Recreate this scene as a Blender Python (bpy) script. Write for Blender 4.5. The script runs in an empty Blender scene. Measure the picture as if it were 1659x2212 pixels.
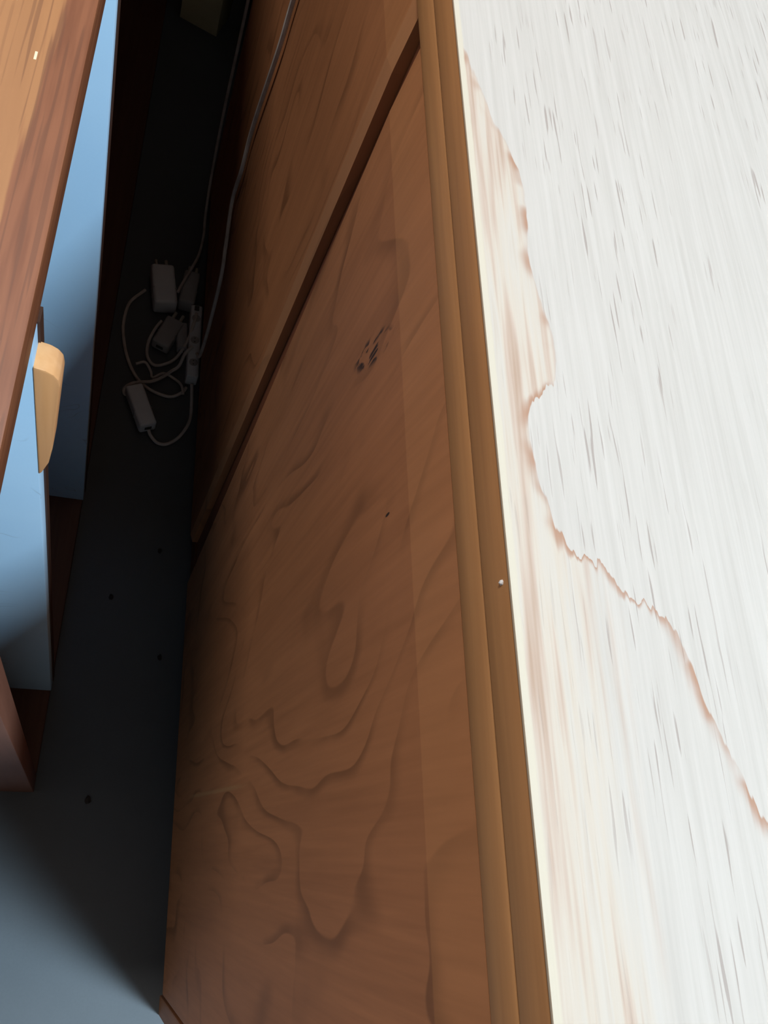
import bpy, bmesh, math, random
from mathutils import Vector, Matrix

sc = bpy.context.scene
COL = sc.collection
random.seed(4)

# ------------------------------------------------------------------ camera
RM = [[0.9368709920121183, -0.034196813703220086, 0.34799902623251183],
      [0.10209818990775793, -0.9250879209322751, -0.36577082738069777],
      [0.334437892505901, 0.3782101485652495, -0.8631966054025371]]
cam_d = bpy.data.cameras.new('camera')
cam = bpy.data.objects.new('camera', cam_d)
COL.objects.link(cam)
r, d, f = (Vector(v) for v in RM)
cam.matrix_world = Matrix(((r.x, -d.x, -f.x, 0.0), (r.y, -d.y, -f.y, 0.0), (r.z, -d.z, -f.z, 0.93), (0, 0, 0, 1)))
cam_d.sensor_fit = 'VERTICAL'
cam_d.sensor_height = 24.0
cam_d.lens = 24.0 * 1736.12 / 2212.0
cam_d.clip_start = 0.01
sc.camera = cam

# ------------------------------------------------------------------ world, exposure
world = bpy.data.worlds.new('room_world')
sc.world = world
world.use_nodes = True
world.node_tree.nodes['Background'].inputs[0].default_value = (0.75, 0.85, 1.0, 1)
world.node_tree.nodes['Background'].inputs[1].default_value = 0.05
sc.view_settings.view_transform = 'Standard'
sc.view_settings.look = 'None'
sc.view_settings.gamma = 1.0
sc.view_settings.exposure = 0.0
sc.view_settings.use_curve_mapping = False
sc.cycles.use_denoising = True

# ------------------------------------------------------------------ lights
SKY_X, SKY_Y, CEIL = 1.03, -0.83, 3.0
FILL_X, FILL_Y = -0.80, 0.85


def area(name, loc, target, sx, sy, power, color):
    l = bpy.data.lights.new(name, 'AREA')
    l.shape = 'RECTANGLE'
    l.size, l.size_y = sx, sy
    l.energy = power
    l.color = color
    o = bpy.data.objects.new(name, l)
    o.location = loc
    o.rotation_euler = (Vector(target) - Vector(loc)).to_track_quat('-Z', 'Y').to_euler()
    COL.objects.link(o)
    return o


area('unseen_skylight', (SKY_X, SKY_Y, CEIL + 0.06), (SKY_X, SKY_Y + 1e-3, 0), 0.45, 0.45, 140.0, (0.62, 0.84, 1.0))
area('unseen_skylight', (FILL_X, FILL_Y, CEIL + 0.06), (FILL_X, FILL_Y + 1e-3, 0), 0.50, 0.50, 49.0, (1.0, 0.95, 0.88))  # unseen ceiling light added to brighten the sideboard front
area('added_window_fill', (-1.56, 0.45, 1.55), (0.1, 0.3, 0.9), 0.9, 0.9, 3.0, (1.0, 0.95, 0.88))  # weak fill from an added side window, out of view


# ------------------------------------------------------------------ node helpers
class NT:
    def __init__(self, name):
        self.m = bpy.data.materials.new(name)
        self.m.use_nodes = True
        self.t = self.m.node_tree
        self.b = self.t.nodes['Principled BSDF']
        self.co = self.t.nodes.new('ShaderNodeTexCoord').outputs['Object']

    def link(self, v, sock):
        if hasattr(v, 'node'):
            self.t.links.new(v, sock)
        else:
            if sock.type == 'RGBA' and not isinstance(v, (int, float)) and len(v) == 3:
                v = (*v, 1)
            sock.default_value = v

    def map(self, scale, loc=(0, 0, 0), rot=(0, 0, 0), co=None):
        n = self.t.nodes.new('ShaderNodeMapping')
        self.link(co or self.co, n.inputs[0])
        n.inputs['Location'].default_value = loc
        n.inputs['Rotation'].default_value = rot
        n.inputs['Scale'].default_value = scale
        return n.outputs[0]

    def noise(self, vec, scale=1.0, detail=2.0, rough=0.5, dist=0.0, color=False):
        n = self.t.nodes.new('ShaderNodeTexNoise')
        self.link(vec, n.inputs['Vector'])
        n.inputs['Scale'].default_value = scale
        n.inputs['Detail'].default_value = detail
        n.inputs['Roughness'].default_value = rough
        n.inputs['Distortion'].default_value = dist
        return n.outputs['Color' if color else 'Fac']

    def math(self, op, a, b=0.0, c=0.0, clamp=False):
        n = self.t.nodes.new('ShaderNodeMath')
        n.operation = op
        n.use_clamp = clamp
        self.link(a, n.inputs[0])
        self.link(b, n.inputs[1])
        self.link(c, n.inputs[2])
        return n.outputs[0]

    def rng(self, v, a, b, c=0.0, d=1.0, smooth=True):
        n = self.t.nodes.new('ShaderNodeMapRange')
        n.interpolation_type = 'SMOOTHSTEP' if smooth else 'LINEAR'
        self.link(v, n.inputs[0])
        for i, q in enumerate((a, b, c, d)):
            n.inputs[i + 1].default_value = q
        return n.outputs[0]

    def ramp(self, v, stops):
        n = self.t.nodes.new('ShaderNodeValToRGB')
        self.link(v, n.inputs[0])
        el = n.color_ramp.elements
        while len(el) < len(stops):
            el.new(0.5)
        for e, (p, c) in zip(el, stops):
            e.position = p
            e.color = (*c, 1) if len(c) == 3 else c
        return n.outputs[0]

    def mix(self, fac, a, b, mode='MIX'):
        n = self.t.nodes.new('ShaderNodeMix')
        n.data_type = 'RGBA'
        n.blend_type = mode
        self.link(fac, n.inputs[0])
        self.link(a, n.inputs[6])
        self.link(b, n.inputs[7])
        return n.outputs[2]

    def sep(self, v=None):
        n = self.t.nodes.new('ShaderNodeSeparateXYZ')
        self.link(v or self.co, n.inputs[0])
        return n.outputs

    def curve(self, v, pts):
        n = self.t.nodes.new('ShaderNodeFloatCurve')
        self.link(v, n.inputs['Value'])
        c = n.mapping.curves[0]
        while len(c.points) < len(pts):
            c.points.new(0.5, 0.5)
        for p, q in zip(c.points, pts):
            p.location = q
        for p in c.points:
            p.handle_type = 'AUTO_CLAMPED'
        n.mapping.update()
        return n.outputs[0]

    def done(self, color, rough=0.5, bump=None, bstr=0.2, bdist=0.001, spec=0.5):
        self.link(color, self.b.inputs['Base Color'])
        self.link(rough, self.b.inputs['Roughness'])
        self.b.inputs['Specular IOR Level'].default_value = spec
        if bump is not None:
            n = self.t.nodes.new('ShaderNodeBump')
            n.inputs['Strength'].default_value = bstr
            n.inputs['Distance'].default_value = bdist
            self.link(bump, n.inputs['Height'])
            self.link(n.outputs[0], self.b.inputs['Normal'])
        return self.m


def plain(name, color, rough=0.5, var=0.12, scale=30.0, spec=0.5):
    t = NT(name)
    n = t.noise(t.co, scale, 3.0)
    c2 = tuple(max(0, c * (1 - var)) for c in color)
    c3 = tuple(min(1, c * (1 + var)) for c in color)
    return t.done(t.ramp(n, [(0.3, c2), (0.7, c3)]), rough, spec=spec)


def grained(name, light, dark, axis, figure=0.0, seed=0.0, rough=0.42, fib=0.5, spec=0.5):
    """stained wood; axis 0/1/2 is the direction the grain runs in"""
    t = NT(name)
    s = [1.0, 1.0, 1.0]
    s[axis] = 0.045
    fine = t.noise(t.map(s, (seed, seed, seed)), 260.0, 2.0, 0.6)
    mid = t.noise(t.map(s, (seed + 3, seed, seed)), 60.0, 2.0)
    v = t.math('ADD', t.math('MULTIPLY', fine, fib), t.math('MULTIPLY', mid, 1.0 - fib))
    col = t.ramp(v, [(0.3, dark), (0.68, light)])
    if figure:
        s2 = [1.0, 1.0, 1.0]
        s2[axis] = 0.33
        n = t.noise(t.map(s2, (seed + 1.3, seed + 0.7, seed)), 6.5, 2.5, 0.5, 0.35)
        rings = t.math('FRACT', t.math('MULTIPLY', n, 13.0))
        line = t.math('MULTIPLY', t.rng(rings, 0.68, 0.96), t.rng(rings, 1.0, 0.96))
        brk = t.rng(t.noise(t.map((1, 1, 1), (seed, 2, 5)), 14.0, 2.0), 0.38, 0.62)
        dk = tuple(c * 0.55 for c in dark)
        col = t.mix(t.math('MULTIPLY', t.math('MULTIPLY', line, brk), figure), col, dk)
        big = t.noise(t.map(s2, (seed + 4, seed, seed)), 11.0, 2.0)
        col = t.mix(t.rng(big, 0.35, 0.7, 0, 0.35), col, tuple(c * 0.78 for c in light))
    return t, col


def finish(tc, rough=0.5, spec=0.25):
    t, col = tc
    return t.done(col, rough, spec=spec)


# ------------------------------------------------------------------ materials
DL, DD = (0.47, 0.195, 0.085), (0.34, 0.136, 0.058)
M_rail = finish(grained('brown_wood_along_y', (0.56, 0.28, 0.115), (0.42, 0.20, 0.08), 1))
M_dark = finish(grained('dark_brown_wood', (0.20, 0.07, 0.03), (0.13, 0.045, 0.02), 2))
M_stop = finish(grained('door_gap_wood', (0.24, 0.085, 0.04), (0.18, 0.06, 0.028), 2))
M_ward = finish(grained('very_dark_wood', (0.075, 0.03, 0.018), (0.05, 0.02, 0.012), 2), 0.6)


def door_material(name, seed, marks):
    t, col = grained(name, DL, DD, 2, figure=0.75, seed=seed)
    p = t.sep()
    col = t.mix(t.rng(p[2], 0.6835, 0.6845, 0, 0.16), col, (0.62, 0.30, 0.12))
    if marks:
        # black ink scribble (sideboard coordinates: y + 0.15)
        ey = t.math('DIVIDE', t.math('SUBTRACT', p[1], 0.1975 + 0.15), 0.0085)
        ez = t.math('DIVIDE', t.math('SUBTRACT', p[2], 0.652), 0.028)
        sl = t.math('ADD', ey, t.math('MULTIPLY', ez, 0.75))
        inside = t.rng(t.math('ADD', t.math('MULTIPLY', sl, sl), t.math('MULTIPLY', ez, ez)), 0.95, 0.35)
        st = t.noise(t.map((1, 1, 0.12), (0, 1.37, 0.4)), 520.0, 1.0)
        bl = t.noise(t.map((1, 1, 0.7), (0, 2.1, 0)), 130.0, 1.0)
        ink = t.math('MULTIPLY', t.math('MULTIPLY', t.rng(st, 0.46, 0.56), t.rng(bl, 0.44, 0.52)), inside)
        col = t.mix(t.math('MULTIPLY', ink, 0.9), col, (0.02, 0.014, 0.012))
        dy = t.math('MULTIPLY', t.math('SUBTRACT', p[1], 0.1162 + 0.15), 1.6)
        dz = t.math('MULTIPLY', t.math('SUBTRACT', p[2], 0.6626), 0.45)
        dot = t.math('ADD', t.math('MULTIPLY', dy, dy), t.math('MULTIPLY', dz, dz))
        col = t.mix(t.rng(dot, 1.6e-6, 0.5e-6), col, (0.04, 0.025, 0.02))
        # pale scratch low on the door
        sz = t.math('SUBTRACT', p[2], 0.27)
        sy = t.math('ADD', t.math('SUBTRACT', p[1], 0.0390 + 0.15), t.math('MULTIPLY', sz, 0.029))
        scr = t.math('MULTIPLY', t.rng(t.math('ABSOLUTE', sy), 0.0022, 0.0004), t.rng(t.math('ABSOLUTE', sz), 0.15, 0.07))
        col = t.mix(t.math('MULTIPLY', scr, 0.45), col, (0.5, 0.3, 0.14))
    if not marks:
        col = t.mix(t.rng(p[1], 0.4895, 0.4885, 0, 0.3), col, (0.66, 0.34, 0.17))  # lit chamfer by the door gap, painted in as a lighter strip
    return t.done(col, 0.5, spec=0.2)


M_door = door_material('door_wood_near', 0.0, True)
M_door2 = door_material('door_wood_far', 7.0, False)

# pale oak top with a brown tide line
t = NT('bleached_oak_top')
P = t.sep()
wob = t.noise(t.map((1, 0.5, 1)), 170.0, 2.0)
wy = t.math('ADD', P[1], -0.15)   # world y
wx = t.math('ADD', P[0], 0.105)   # world x
S = [(0.27, 0.1055), (0.2551, 0.11), (0.2346, 0.1155), (0.2174, 0.1219), (0.2017, 0.1247), (0.1857, 0.1241), (0.174, 0.1233),
     (0.1599, 0.1259), (0.1394, 0.1284), (0.1309, 0.1276), (0.1234, 0.1222), (0.1194, 0.1178), (0.1113, 0.1157),
     (0.0993, 0.1162), (0.0922, 0.1176), (0.0798, 0.1213), (0.0729, 0.1259), (0.0693, 0.135), (0.0635, 0.1402),
     (0.0602, 0.1438), (0.0592, 0.1482), (0.0563, 0.153), (0.0511, 0.1568), (0.0421, 0.1596), (0.0357, 0.1614),
     (0.027, 0.1642), (0.0172, 0.1681), (0.0, 0.176), (-0.03, 0.192)]
pts = sorted(((y + 0.05) / 0.35, (x - 0.1) / 0.1) for y, x in S)
saw = t.noise(t.map((1, 0.05, 1), (0.7, 0.1, 0)), 480.0, 2.0)
wys = t.math('ADD', wy, t.math('MULTIPLY', t.math('SUBTRACT', saw, 0.5), 0.010))
fx = t.math('ADD', t.math('MULTIPLY', t.curve(t.math('DIVIDE', t.math('ADD', wys, 0.05), 0.35), pts), 0.1), 0.1)
dx = t.math('SUBTRACT', t.math('ADD', wx, t.math('MULTIPLY', t.math('SUBTRACT', wob, 0.5), 0.0022)), fx)
oakv = t.map((1, 0.03, 1))
streak = t.noise(oakv, 420.0, 2.0, 0.6)
broad = t.noise(t.map((1, 0.05, 1), (0.3, 0, 0)), 230.0, 2.0)
base = t.ramp(streak, [(0.3, (0.44, 0.377, 0.332)), (0.5, (0.468, 0.402, 0.356)), (0.72, (0.496, 0.428, 0.382))])
warm = t.ramp(t.math('ADD', t.math('MULTIPLY', streak, 0.35), t.math('MULTIPLY', broad, 0.65)),
              [(0.33, (0.37, 0.225, 0.15)), (0.42, (0.455, 0.32, 0.245)), (0.5, (0.505, 0.405, 0.325)), (0.6, (0.50, 0.42, 0.355)), (0.7, (0.45, 0.345, 0.27))])
wf = t.math('MULTIPLY', t.rng(dx, 0.0006, -0.0006), t.rng(t.math('ADD', wx, t.math('MULTIPLY', t.math('SUBTRACT', broad, 0.5), 0.03)), 0.139, 0.121))
col = t.mix(t.math('MULTIPLY', wf, 0.8), base, warm)
pore_n = t.noise(t.map((1, 0.045, 1), (0.1, 0.2, 0)), 820.0, 1.0, 0.5)
patch = t.noise(t.map((1, 0.4, 1)), 34.0, 2.0)
pores = t.math('MULTIPLY', t.rng(pore_n, 0.63, 0.72), t.rng(patch, 0.40, 0.6))
pores = t.math('MULTIPLY', pores, t.rng(wf, 1.0, 0.0, 0.35, 1.0))
col = t.mix(t.math('MULTIPLY', pores, 0.75), col, (0.29, 0.225, 0.195))
tide_var = t.rng(t.noise(t.map((1, 1, 1), (0.9, 0.35, 0)), 62.0, 1.0), 0.42, 0.62, 0.04, 0.9)
tide_var = t.math('MAXIMUM', tide_var, t.math('MULTIPLY', t.rng(wx, 0.127, 0.136, 0, 0.8), t.rng(wx, 0.165, 0.153)))
tl = t.math('MULTIPLY', t.rng(dx, -0.0055, 0.0), t.rng(dx, 0.0007, 0.0001))
thin = t.rng(t.math('ABSOLUTE', dx), 0.0006, 0.0001, 0, 0.4)
tide = t.math('MAXIMUM', t.math('MULTIPLY', t.math('MULTIPLY', tl, tl), tide_var), t.math('MULTIPLY', thin, t.rng(tide_var, 0.1, 0.5, 0.35, 1.0)))
col = t.mix(tide, col, (0.34, 0.175, 0.11))
rim = t.rng(t.math('ADD', P[0], t.math('MULTIPLY', wob, 0.0008)), 0.0030, 0.0022)
col = t.mix(rim, col, (0.525, 0.44, 0.345))
M_oak = t.done(col, 0.75, t.math('SUBTRACT', streak, pores), 0.2, 0.0004, spec=0.08)

# lacquered brown bookcase top, darker reddish band along its front edge (bookcase coordinates, x = 0 at the front)
t, col = grained('lacquered_pine_top', (0.35, 0.142, 0.052), (0.30, 0.12, 0.044), 1, seed=2.0, fib=0.35)
p = t.sep()
jag = t.noise(t.map((1, 0.06, 1)), 330.0, 2.0)
near_far = t.rng(p[1], 0.0, 0.36, 0.021, 0.0085, smooth=False)
e = t.math('ADD', t.math('ADD', p[0], near_far), t.math('MULTIPLY', t.math('SUBTRACT', jag, 0.5), 0.008))
col = t.mix(t.rng(e, -0.0012, 0.0012, 0, 0.9), col, t.ramp(jag, [(0.35, (0.145, 0.040, 0.016)), (0.6, (0.20, 0.062, 0.026))]))
ln = t.noise(t.map((1, 0.028, 1), (0.2, 0.1, 0)), 420.0, 1.0)
col = t.mix(t.math('MULTIPLY', t.rng(ln, 0.62, 0.68), t.rng(p[0], -0.04, -0.012, 0.0, 0.55)), col, (0.12, 0.04, 0.018))
M_ptop = t.done(col, 0.5)

t = NT('pale_blue_paint')
n1 = t.noise(t.co, 9.0, 3.0)
n2 = t.noise(t.map((1, 1, 1.6)), 11.0, 2.0, 0.5, 1.2)
crk = t.math('MULTIPLY', t.rng(t.math('ABSOLUTE', t.math('SUBTRACT', n2, 0.5)), 0.008, 0.001), t.rng(t.noise(t.co, 17.0, 1.0), 0.55, 0.65))
col = t.ramp(n1, [(0.3, (0.45, 0.66, 0.86)), (0.7, (0.52, 0.72, 0.90))])
col = t.mix(t.math('MULTIPLY', crk, 0.5), col, (0.28, 0.36, 0.45))
M_blue = t.done(col, 0.55)

M_case = finish(grained('bookcase_brown_wood', (0.13, 0.056, 0.036), (0.09, 0.038, 0.025), 1, seed=5.0))
M_caseend = finish(grained('bookcase_end_wood', (0.20, 0.08, 0.05), (0.15, 0.058, 0.036), 2, seed=6.0))
M_pull = finish(grained('honey_wood', (0.86, 0.42, 0.19), (0.76, 0.34, 0.13), 2, seed=9.0), 0.5)
M_scr = plain('bare_wood_scratch', (0.75, 0.55, 0.36))
M_white = plain('white_plastic', (0.80, 0.82, 0.86), 0.45, 0.06)
M_grey = plain('grey_white_plastic', (0.42, 0.41, 0.42), 0.5, 0.08)
M_cord = plain('white_cord', (0.66, 0.60, 0.56), 0.5, 0.15, 60)
M_socket = plain('socket_dark', (0.06, 0.06, 0.06), 0.6)
M_metal = plain('plug_metal', (0.5, 0.48, 0.42), 0.35)
M_card = plain('olive_cardboard', (0.9, 0.84, 0.56), 0.8, 0.08, 18)
M_tape = plain('olive_cardboard_flap', (0.52, 0.47, 0.28), 0.8, 0.08, 18)
M_crumb = plain('dark_crumb', (0.03, 0.022, 0.02), 0.9)
M_wall = plain('plaster_wall', (0.22, 0.18, 0.15), 0.9, 0.04, 4)
M_ceil = plain('ceiling_boards', (0.22, 0.19, 0.16), 0.9, 0.03, 4)
M_frame = plain('white_frame', (0.75, 0.75, 0.74), 0.5, 0.03)
t = NT('grey_blue_linoleum')
n = t.noise(t.co, 5.0, 4.0, 0.6)
g = t.noise(t.co, 420.0, 2.0)
col = t.ramp(n, [(0.3, (0.072, 0.082, 0.093)), (0.7, (0.094, 0.104, 0.116))])
col = t.mix(t.rng(g, 0.35, 0.7, 0, 0.12), col, (0.06, 0.065, 0.07))
M_floor = t.done(col, 0.55)


# ------------------------------------------------------------------ mesh helpers
def link_mesh(name, bm, mat, parent=None, smooth=False):
    me = bpy.data.meshes.new(name)
    bmesh.ops.recalc_face_normals(bm, faces=bm.faces)
    bm.to_mesh(me)
    bm.free()
    me.materials.append(mat)
    if smooth:
        for p in me.polygons:
            p.use_smooth = True
        me.set_sharp_from_angle(angle=math.radians(40))
    o = bpy.data.objects.new(name, me)
    COL.objects.link(o)
    if parent:
        o.parent = parent
    return o


def box_bm(lo, hi, bev=0.0, seg=2, bm=None):
    nb = bmesh.new()
    bmesh.ops.create_cube(nb, size=1.0)
    for v in nb.verts:
        v.co = Vector([(lo[i] + hi[i]) / 2 + v.co[i] * (hi[i] - lo[i]) for i in range(3)])
    if bev:
        bmesh.ops.bevel(nb, geom=list(nb.edges), offset=bev, segments=seg, affect='EDGES', profile=0.5)
    if bm is None:
        return nb
    me = bpy.data.meshes.new('tmp')
    nb.to_mesh(me)
    nb.free()
    bm.from_mesh(me)
    bpy.data.meshes.remove(me)
    return bm


def box(name, lo, hi, mat, parent=None, bev=0.0, seg=2):
    return link_mesh(name, box_bm(lo, hi, bev, seg), mat, parent, smooth=bool(bev))


def prism(name, poly, axis, a, b, mat, parent=None, bev=0.0):
    """extrude a polygon (two free coordinates in axis order) from a to b along axis"""
    bm = bmesh.new()

    def pt(p, h):
        c = list(p)
        c.insert(axis, h)
        return bm.verts.new(c)
    lo = [pt(p, a) for p in poly]
    hi = [pt(p, b) for p in poly]
    bm.faces.new(lo)
    bm.faces.new(hi)
    n = len(poly)
    for i in range(n):
        bm.faces.new((lo[i], lo[(i + 1) % n], hi[(i + 1) % n], hi[i]))
    if bev:
        bmesh.ops.recalc_face_normals(bm, faces=bm.faces)
        bmesh.ops.bevel(bm, geom=list(bm.edges), offset=bev, segments=2, affect='EDGES', profile=0.5)
    return link_mesh(name, bm, mat, parent, smooth=bool(bev))


def spline(pts, k=8):
    pts = [Vector(p) for p in pts]
    out = []
    P = [2 * pts[0] - pts[1]] + pts + [2 * pts[-1] - pts[-2]]
    for i in range(1, len(P) - 2):
        for j in range(k):
            u = j / k
            a, b, c, e = P[i - 1], P[i], P[i + 1], P[i + 2]
            out.append(0.5 * ((2 * b) + (c - a) * u + (2 * a - 5 * b + 4 * c - e) * u * u + (3 * b - a - 3 * c + e) * u ** 3))
    out.append(pts[-1])
    return out


def tube_bm(pts, rad, sides=8, k=8):
    path = spline(pts, k)
    bm = bmesh.new()
    rings = []
    up = Vector((0.31, 0.17, 0.93)).normalized()
    for i, p in enumerate(path):
        tg = (path[min(i + 1, len(path) - 1)] - path[max(i - 1, 0)]).normalized()
        u = up - tg * up.dot(tg)
        if u.length < 1e-3:
            u = Vector((1, 0, 0)) - tg * tg.x
        u.normalize()
        up = u
        v = tg.cross(u)
        rings.append([bm.verts.new(p + rad * (math.cos(a) * u + math.sin(a) * v)) for a in
                      (2 * math.pi * s / sides for s in range(sides))])
    for A, B in zip(rings, rings[1:]):
        for s in range(sides):
            bm.faces.new((A[s], A[(s + 1) % sides], B[(s + 1) % sides], B[s]))
    bm.faces.new(rings[0])
    bm.faces.new(rings[-1])
    return bm


def cyl_bm(a, b, rad, sides=16):
    return tube_bm([a, b], rad, sides, 1)


def thing(name, label, cat, loc=(0, 0, 0), rotz=0.0, group=None):
    o = bpy.data.objects.new(name, None)
    o.empty_display_size = 0.05
    o.location = loc
    o.rotation_euler = (0, 0, rotz)
    COL.objects.link(o)
    o['label'] = label
    o['category'] = cat
    if group:
        o['group'] = group
    return o


def tag(o, label, cat, group=None):
    o['label'] = label
    o['category'] = cat
    if group:
        o['group'] = group
    return o


def struct(o):
    o['kind'] = 'structure'
    return o


# ------------------------------------------------------------------ room shell
X0, X1, Y0, Y1 = -1.6, 1.9, -2.0, 1.45
struct(box('floor', (X0 - 0.1, Y0 - 0.1, -0.1), (X1 + 0.1, Y1 + 0.1, 0.0), M_floor))


def holed(name, mat, axis, h0, h1, outer, hole):
    """a slab normal to axis with one rectangular opening; outer and hole are (u0, v0, u1, v1)"""
    bm = bmesh.new()
    u0, v0, u1, v1 = outer
    a0, b0, a1, b1 = hole
    for (p, q, r_, s) in ((u0, v0, u1, b0), (u0, b1, u1, v1), (u0, b0, a0, b1), (a1, b0, u1, b1)):
        lo, hi = [p, q], [r_, s]
        lo.insert(axis, h0)
        hi.insert(axis, h1)
        box_bm(lo, hi, bm=bm)
    return struct(link_mesh(name, bm, mat))


def frame_bm(axis, h0, h1, hole, w):
    bm = bmesh.new()
    a0, b0, a1, b1 = hole
    for (p, q, r_, s) in ((a0, b0, a1, b0 + w), (a0, b1 - w, a1, b1), (a0, b0 + w, a0 + w, b1 - w), (a1 - w, b0 + w, a1, b1 - w)):
        lo, hi = [p, q], [r_, s]
        lo.insert(axis, h0)
        hi.insert(axis, h1)
        box_bm(lo, hi, bm=bm)
    return bm


SK = (SKY_X - 0.29, SKY_Y - 0.29, SKY_X + 0.29, SKY_Y + 0.29)
FILL_OPEN = (FILL_X - 0.30, FILL_Y - 0.30, FILL_X + 0.30, FILL_Y + 0.30)
XM = (SK[0] + FILL_OPEN[2]) / 2
bm = bmesh.new()
for u0, u1, (a0, b0, a1, b1) in ((X0 - 0.1, XM, FILL_OPEN), (XM, X1 + 0.1, SK)):
    for (p, q, r_, s) in ((u0, Y0 - 0.1, u1, b0), (u0, b1, u1, Y1 + 0.1), (u0, b0, a0, b1), (a1, b0, u1, b1)):
        box_bm((p, q, CEIL), (r_, s, CEIL + 0.1), bm=bm)
struct(link_mesh('ceiling', bm, M_ceil))
struct(link_mesh('window_1', frame_bm(2, CEIL - 0.01, CEIL + 0.1, SK, 0.03), M_frame))
struct(link_mesh('added_window_3', frame_bm(2, CEIL - 0.01, CEIL + 0.1, FILL_OPEN, 0.03), M_frame))  # frame round the opening added for the ceiling fill light
WL = (-0.05, 1.05, 0.95, 2.05)
holed('wall_left', M_wall, 0, X0 - 0.1, X0, (Y0, 0, Y1, CEIL), WL)
struct(link_mesh('added_window_2', frame_bm(0, X0 - 0.08, X0 + 0.01, WL, 0.04), M_frame))  # frame of the window added for the side fill
struct(box('wall_right', (X1, Y0, 0), (X1 + 0.1, Y1, CEIL), M_wall))
struct(box('wall_front', (X0 - 0.1, Y0 - 0.1, 0), (X1 + 0.1, Y0, CEIL), M_wall))
struct(box('wall_back', (X0 - 0.1, Y1, 0), (X1 + 0.1, Y1 + 0.1, CEIL), M_wall))

# ------------------------------------------------------------------ sideboard (local = world - (0.105, -0.15, 0))
sb = thing('sideboard', 'large brown wooden sideboard with bleached pale top and two plain doors, right of the gap', 'sideboard', (0.105, -0.15, 0))
LEN, DEP = 1.035, 0.46
bm = box_bm((0.0, 0.0, 0.7490), (DEP, LEN, 0.7502), 0.0003, 2)
link_mesh('top_surface', bm, M_oak, sb, True)['label'] = 'pale bleached oak top surface with a wavy brown tide line'
box('top_board', (0.0004, 0.0004, 0.7335), (DEP, LEN, 0.7490), M_rail, sb, 0.0008)
box('front_rail', (0.0009, 0.0005, 0.7170), (0.03, LEN - 0.0005, 0.7325), M_rail, sb, 0.0012)
box('back_panel', (DEP - 0.015, 0.018, 0.02), (DEP - 0.002, LEN - 0.018, 0.733), M_dark, sb)
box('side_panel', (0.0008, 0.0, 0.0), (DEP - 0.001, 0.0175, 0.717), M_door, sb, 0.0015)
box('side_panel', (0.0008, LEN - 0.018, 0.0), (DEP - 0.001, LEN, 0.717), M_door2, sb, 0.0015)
box('bottom_board', (0.024, 0.018, 0.03), (DEP - 0.016, LEN - 0.018, 0.048), M_dark, sb)
box('plinth', (0.006, 0.018, 0.0), (0.024, LEN - 0.018, 0.0285), M_dark, sb)
box('divider', (0.021, 0.43, 0.05), (DEP - 0.016, 0.50, 0.73), M_dark, sb)
box('door_stop', (0.0085, 0.4325, 0.03), (0.0205, 0.4795, 0.7170), M_stop, sb)


def door(y0t, y1t, y0b, y1b, mat, bev_near, bev_far):
    """a plain door whose near and far edges may lean; the top 33 mm is chamfered outwards"""
    bm = bmesh.new()
    z = [0.03, 0.684, 0.7168]
    xf = [0.0, 0.0, 0.0014]
    rows = []
    for k in range(3):
        u = (z[k] - z[0]) / (z[2] - z[0])
        a = y0b + (y0t - y0b) * u
        b = y1b + (y1t - y1b) * u
        prof = [(0.019, a), (xf[k] + bev_near * 0.28, a), (xf[k], a + bev_near), (xf[k], b - bev_far), (xf[k] + bev_far * 0.28, b), (0.019, b)]
        rows.append([bm.verts.new((x, y, z[k])) for x, y in prof])
    n = 6
    for A, B in zip(rows, rows[1:]):
        for i in range(n):
            bm.faces.new((A[i], A[(i + 1) % n], B[(i + 1) % n], B[i]))
    bm.faces.new(rows[0])
    bm.faces.new(rows[2])
    return link_mesh('door', bm, mat, sb)


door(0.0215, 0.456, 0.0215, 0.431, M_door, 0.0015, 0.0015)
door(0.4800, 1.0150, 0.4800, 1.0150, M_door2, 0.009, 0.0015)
bm = bmesh.new()
bmesh.ops.create_icosphere(bm, subdivisions=1, radius=0.0009, matrix=Matrix.Translation((0.0003, 0.214, 0.745)))
link_mesh('paint_fleck', bm, M_white, sb)['label'] = 'tiny white paint fleck on the top edge'

# ------------------------------------------------------------------ bookcase with blue dividers (local x = 0 at its front plane)
YB = -0.04427157711061861
ev = Vector((math.cos(YB), math.sin(YB), 0))
dv = Vector((-math.sin(YB), math.cos(YB), 0))
bk = thing('bookcase', 'low open brown bookcase with pale blue painted uprights and lacquered top, left of the gap', 'bookcase',
           ev * -0.0332, YB)
BD, ZT = -0.30, 0.6965
box('top_board', (BD, 0.052, ZT - 0.018), (0.0005, 1.412, ZT), M_ptop, bk, 0.0012)
box('bottom_shelf', (BD + 0.008, 0.0735, 0.004), (-0.0005, 1.394, 0.018), M_case, bk, 0.001)
box('back_panel', (BD, 0.0735, 0.0), (BD + 0.0075, 1.394, ZT - 0.0185), M_case, bk)
ep = box('end_panel', (BD, 0.056, 0.0), (-0.0005, 0.073, ZT - 0.0185), M_caseend, bk, 0.001)
s_ = box('scratch', (-0.0105, 0.0556, 0.395), (-0.0085, 0.0561, 0.475), M_scr, ep)
s_['label'] = 'pale scratch along the dark end panel'
box('end_panel', (BD, 1.3945, 0.0), (-0.0005, 1.4115, ZT - 0.0185), M_caseend, bk, 0.001)
for y in (0.372, 0.155):
    u = box('upright', (BD + 0.008, y, 0.0185), (0.0004, y + 0.010, ZT - 0.0185), M_blue, bk, 0.0006)
    if True:
        u['label'] = 'pale blue painted upright, ' + ('farther one' if y > 0.3 else 'nearer one with a honey coloured pull')
    box('edge_strip', (-0.0090, y + 0.0101, 0.0185), (0.0012, y + 0.0165, ZT - 0.0185), M_ward, u)
    if y == 0.155:
        up_near = u
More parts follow.
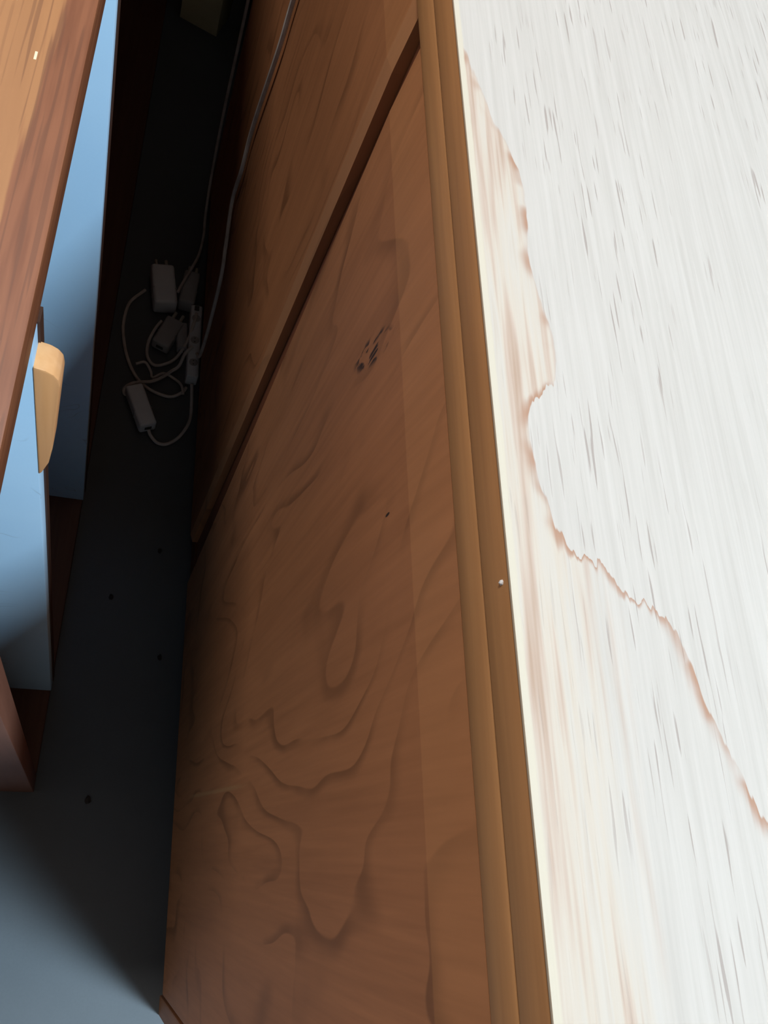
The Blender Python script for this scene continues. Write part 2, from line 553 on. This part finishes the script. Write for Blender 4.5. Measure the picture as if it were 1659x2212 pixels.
# rounded honey-wood pull on the front edge of the nearer upright
prof = [(0.0002, 0.5735), (0.0018, 0.577), (0.0045, 0.587), (0.0062, 0.602), (0.0078, 0.63), (0.0092, 0.655), (0.0088, 0.6595),
        (0.0072, 0.6625), (0.0045, 0.6645), (0.0002, 0.6655)]
o = prism('pull', prof, 1, 0.1545, 0.166, M_pull, up_near, 0.0008)
o['label'] = 'rounded honey coloured wooden pull on the upright edge'
for (x, y, w, l) in ((-0.0165, 0.262, 0.0009, 0.004), (-0.0270, 0.2885, 0.0007, 0.006), (-0.0030, 0.111, 0.0006, 0.003)):
    o = box('chip', (x, y, ZT - 0.0004), (x + w, y + l, ZT + 0.00015), M_scr, bk)

# ------------------------------------------------------------------ dark wardrobe added beyond the sideboard to block light
wd = thing('shade_wardrobe', 'very dark tall cupboard added to block light beyond the far end of the sideboard', 'cupboard', (0.150, 0.895, 0))
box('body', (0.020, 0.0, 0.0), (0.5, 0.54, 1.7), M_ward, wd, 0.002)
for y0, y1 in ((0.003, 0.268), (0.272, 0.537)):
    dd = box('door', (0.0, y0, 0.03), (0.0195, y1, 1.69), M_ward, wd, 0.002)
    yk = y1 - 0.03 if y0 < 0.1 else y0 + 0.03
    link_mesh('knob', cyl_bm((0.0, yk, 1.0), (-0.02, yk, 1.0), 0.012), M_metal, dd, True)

# ------------------------------------------------------------------ olive carton at the far end
cb = thing('carton', 'small olive cardboard carton on the floor at the far dark end of the gap', 'carton', (0.0427, 1.2245, 0), math.radians(-19.2))
box('body', (0.0, 0.0, 0.0), (0.062, 0.06, 0.16), M_card, cb, 0.001)
box('flap', (0.001, 0.001, 0.1602), (0.061, 0.029, 0.162), M_tape, cb)
box('flap', (0.001, 0.031, 0.1602), (0.061, 0.059, 0.162), M_tape, cb)

# ------------------------------------------------------------------ plugs, bricks and cords on the floor


def adapter(name, label, cat, loc, rot, size, mat, prongs=True, ports=0):
    o = thing(name, label, cat, loc, rot)
    sx, sy, sz = size
    box('housing', (-sx / 2, -sy / 2, 0), (sx / 2, sy / 2, sz), mat, o, min(size) * 0.16, 3)
    box('seam', (-sx / 2 - 0.0002, -sy * 0.12, sz * 0.03), (sx / 2 + 0.0002, -sy * 0.10, sz * 0.97), M_grey, o)
    if prongs:
        for s in (-1, 1):
            link_mesh('prong', cyl_bm((s * sx * 0.22, sy / 2 - 0.001, sz / 2), (s * sx * 0.22, sy / 2 + 0.014, sz / 2), 0.0022, 10), M_metal, o, True)
    if ports:
        box('port', (-sx * 0.2, -sy / 2 - 0.0004, sz * 0.35), (sx * 0.2, -sy / 2 + 0.002, sz * 0.65), M_socket, o)
    return o


adapter('plug_adapter', 'bulky white plug adapter lying farthest back in the heap of cords', 'plug', (0.0525, 0.690, 0), math.radians(8), (0.030, 0.062, 0.026), M_white)
adapter('plug_adapter', 'white plug adapter against the sideboard beside the farthest adapter', 'plug', (0.0855, 0.694, 0), math.radians(-6), (0.021, 0.052, 0.024), M_grey)
adapter('charger', 'tapering white charger in the middle of the cord loops', 'charger', (0.0625, 0.622, 0), math.radians(-22), (0.023, 0.046, 0.018), M_grey, ports=1)
adapter('charger', 'flat grey charger lying between the cord loops and power strip', 'charger', (0.0808, 0.622, 0), math.radians(4), (0.0135, 0.040, 0.014), M_grey, False, 1)
adapter('charger', 'long white charger brick lying nearest, at the near left end of the cords', 'charger', (0.0375, 0.508, 0), math.radians(22), (0.0215, 0.058, 0.020), M_white, False, 1)

ps = thing('power_strip', 'narrow white power strip lying along the foot of the sideboard', 'power strip', (0.0965, 0.612, 0))
box('housing', (-0.0075, -0.055, 0), (0.0075, 0.055, 0.022), M_white, ps, 0.002, 3)
for k in range(3):
    s = link_mesh('socket', cyl_bm((0, -0.034 + k * 0.034, 0.021), (0, -0.034 + k * 0.034, 0.0223), 0.0055, 16), M_grey, ps, True)
    for q in (-1, 1):
        link_mesh('socket_hole', cyl_bm((0, -0.034 + k * 0.034 + q * 0.0026, 0.022), (0, -0.034 + k * 0.034 + q * 0.0026, 0.0225), 0.0009, 8), M_socket, s)
box('switch', (-0.003, 0.0460, 0.0215), (0.003, 0.0525, 0.0240), M_socket, ps, 0.0006)


def cord(label, pts, rad=0.0021):
    return tag(link_mesh('cord', tube_bm(pts, rad), M_cord, None, True), label, 'cord')


cord('pale cord hanging down the far brown door of the sideboard',
     [(0.1005, 0.560, 0.7700), (0.1010, 0.585, 0.64), (0.1010, 0.600, 0.5156), (0.1010, 0.604, 0.47), (0.1010, 0.629, 0.365), (0.1010, 0.628, 0.31),
      (0.1010, 0.636, 0.257), (0.1010, 0.600, 0.2246), (0.1010, 0.577, 0.2), (0.1010, 0.566, 0.12), (0.1010, 0.572, 0.05), (0.1, 0.59, 0.0245)], 0.0021)
cord('thin pale cord hanging at the far end of the sideboard down to the adapters',
     [(0.103, 0.905, 0.60), (0.1025, 0.900, 0.40), (0.1025, 0.896, 0.25), (0.1020, 0.890, 0.14), (0.1018, 0.868, 0.05), (0.1010, 0.830, 0.012),
      (0.1005, 0.795, 0.010), (0.0955, 0.757, 0.014), (0.086, 0.722, 0.0262), (0.0745, 0.690, 0.030), (0.070, 0.676, 0.030)], 0.0019)
cord('pale cord curled in a small round loop beside the tapering charger',
     [(0.054, 0.640, 0.012), (0.047, 0.630, 0.006), (0.040, 0.610, 0.0025), (0.040, 0.589, 0.0025), (0.049, 0.577, 0.0025), (0.063, 0.581, 0.0025),
      (0.076, 0.592, 0.004), (0.0875, 0.612, 0.016), (0.0945, 0.640, 0.0245), (0.096, 0.652, 0.0246)])
cord('pale cord running from the power strip across the floor to the long charger',
     [(0.094, 0.600, 0.0246), (0.0855, 0.590, 0.020), (0.080, 0.578, 0.008), (0.071, 0.569, 0.0066), (0.060, 0.558, 0.0066), (0.048, 0.550, 0.0066),
      (0.033, 0.546, 0.0066), (0.022, 0.541, 0.0066), (0.016, 0.535, 0.0025), (0.018, 0.528, 0.0025), (0.025, 0.531, 0.006)])
cord('pale cord sweeping in a wide arc on the left side of the heap',
     [(0.030, 0.690, 0.0025), (0.012, 0.665, 0.0025), (0.007, 0.632, 0.0025), (0.010, 0.605, 0.0025), (0.016, 0.582, 0.0025), (0.026, 0.560, 0.0025), (0.038, 0.546, 0.0022), (0.054, 0.537, 0.0025),
      (0.073, 0.534, 0.0025), (0.087, 0.543, 0.0025), (0.0915, 0.551, 0.0022)])
cord('pale cord bridging the round loop and the wide arc',
     [(0.027, 0.572, 0.0066), (0.038, 0.576, 0.0070), (0.046, 0.567, 0.0022), (0.049, 0.558, 0.0022), (0.062, 0.567, 0.0022), (0.0755, 0.5615, 0.0022), (0.0845, 0.551, 0.0066), (0.088, 0.538, 0.0066)], 0.0018)
cord('pale cord curving from the long charger back to the foot of the sideboard',
     [(0.0490, 0.4795, 0.009), (0.053, 0.473, 0.005), (0.062, 0.466, 0.0025), (0.074, 0.467, 0.0025), (0.088, 0.480, 0.0025), (0.0985, 0.503, 0.0025), (0.0995, 0.53, 0.0025), (0.098, 0.5545, 0.006)])

for (x, y, rr, lab) in ((0.0741, 0.3262, 0.0022, 'dark crumb on the floor midway along the gap near the sideboard'),
                        (0.0215, 0.0492, 0.0030, 'largest dark crumb on the floor in front of the bookcase end'),
                        (0.0829, 0.1997, 0.0024, 'dark crumb on the floor close to the sideboard foot'),
                        (0.0247, 0.266, 0.0022, 'dark crumb on the floor near the bottom shelf of the bookcase')):
    bm = bmesh.new()
    bmesh.ops.create_icosphere(bm, subdivisions=2, radius=rr)
    for v in bm.verts:
        v.co *= 1 + random.uniform(-0.25, 0.25)
        v.co.z = max(v.co.z * 0.5, -rr * 0.3)
        v.co.y *= 1.5
    z0 = min(v.co.z for v in bm.verts)
    o = link_mesh('crumb', bm, M_crumb)
    o.location = (x, y, -z0)
    tag(o, lab, 'crumb', 'crumbs on the floor')
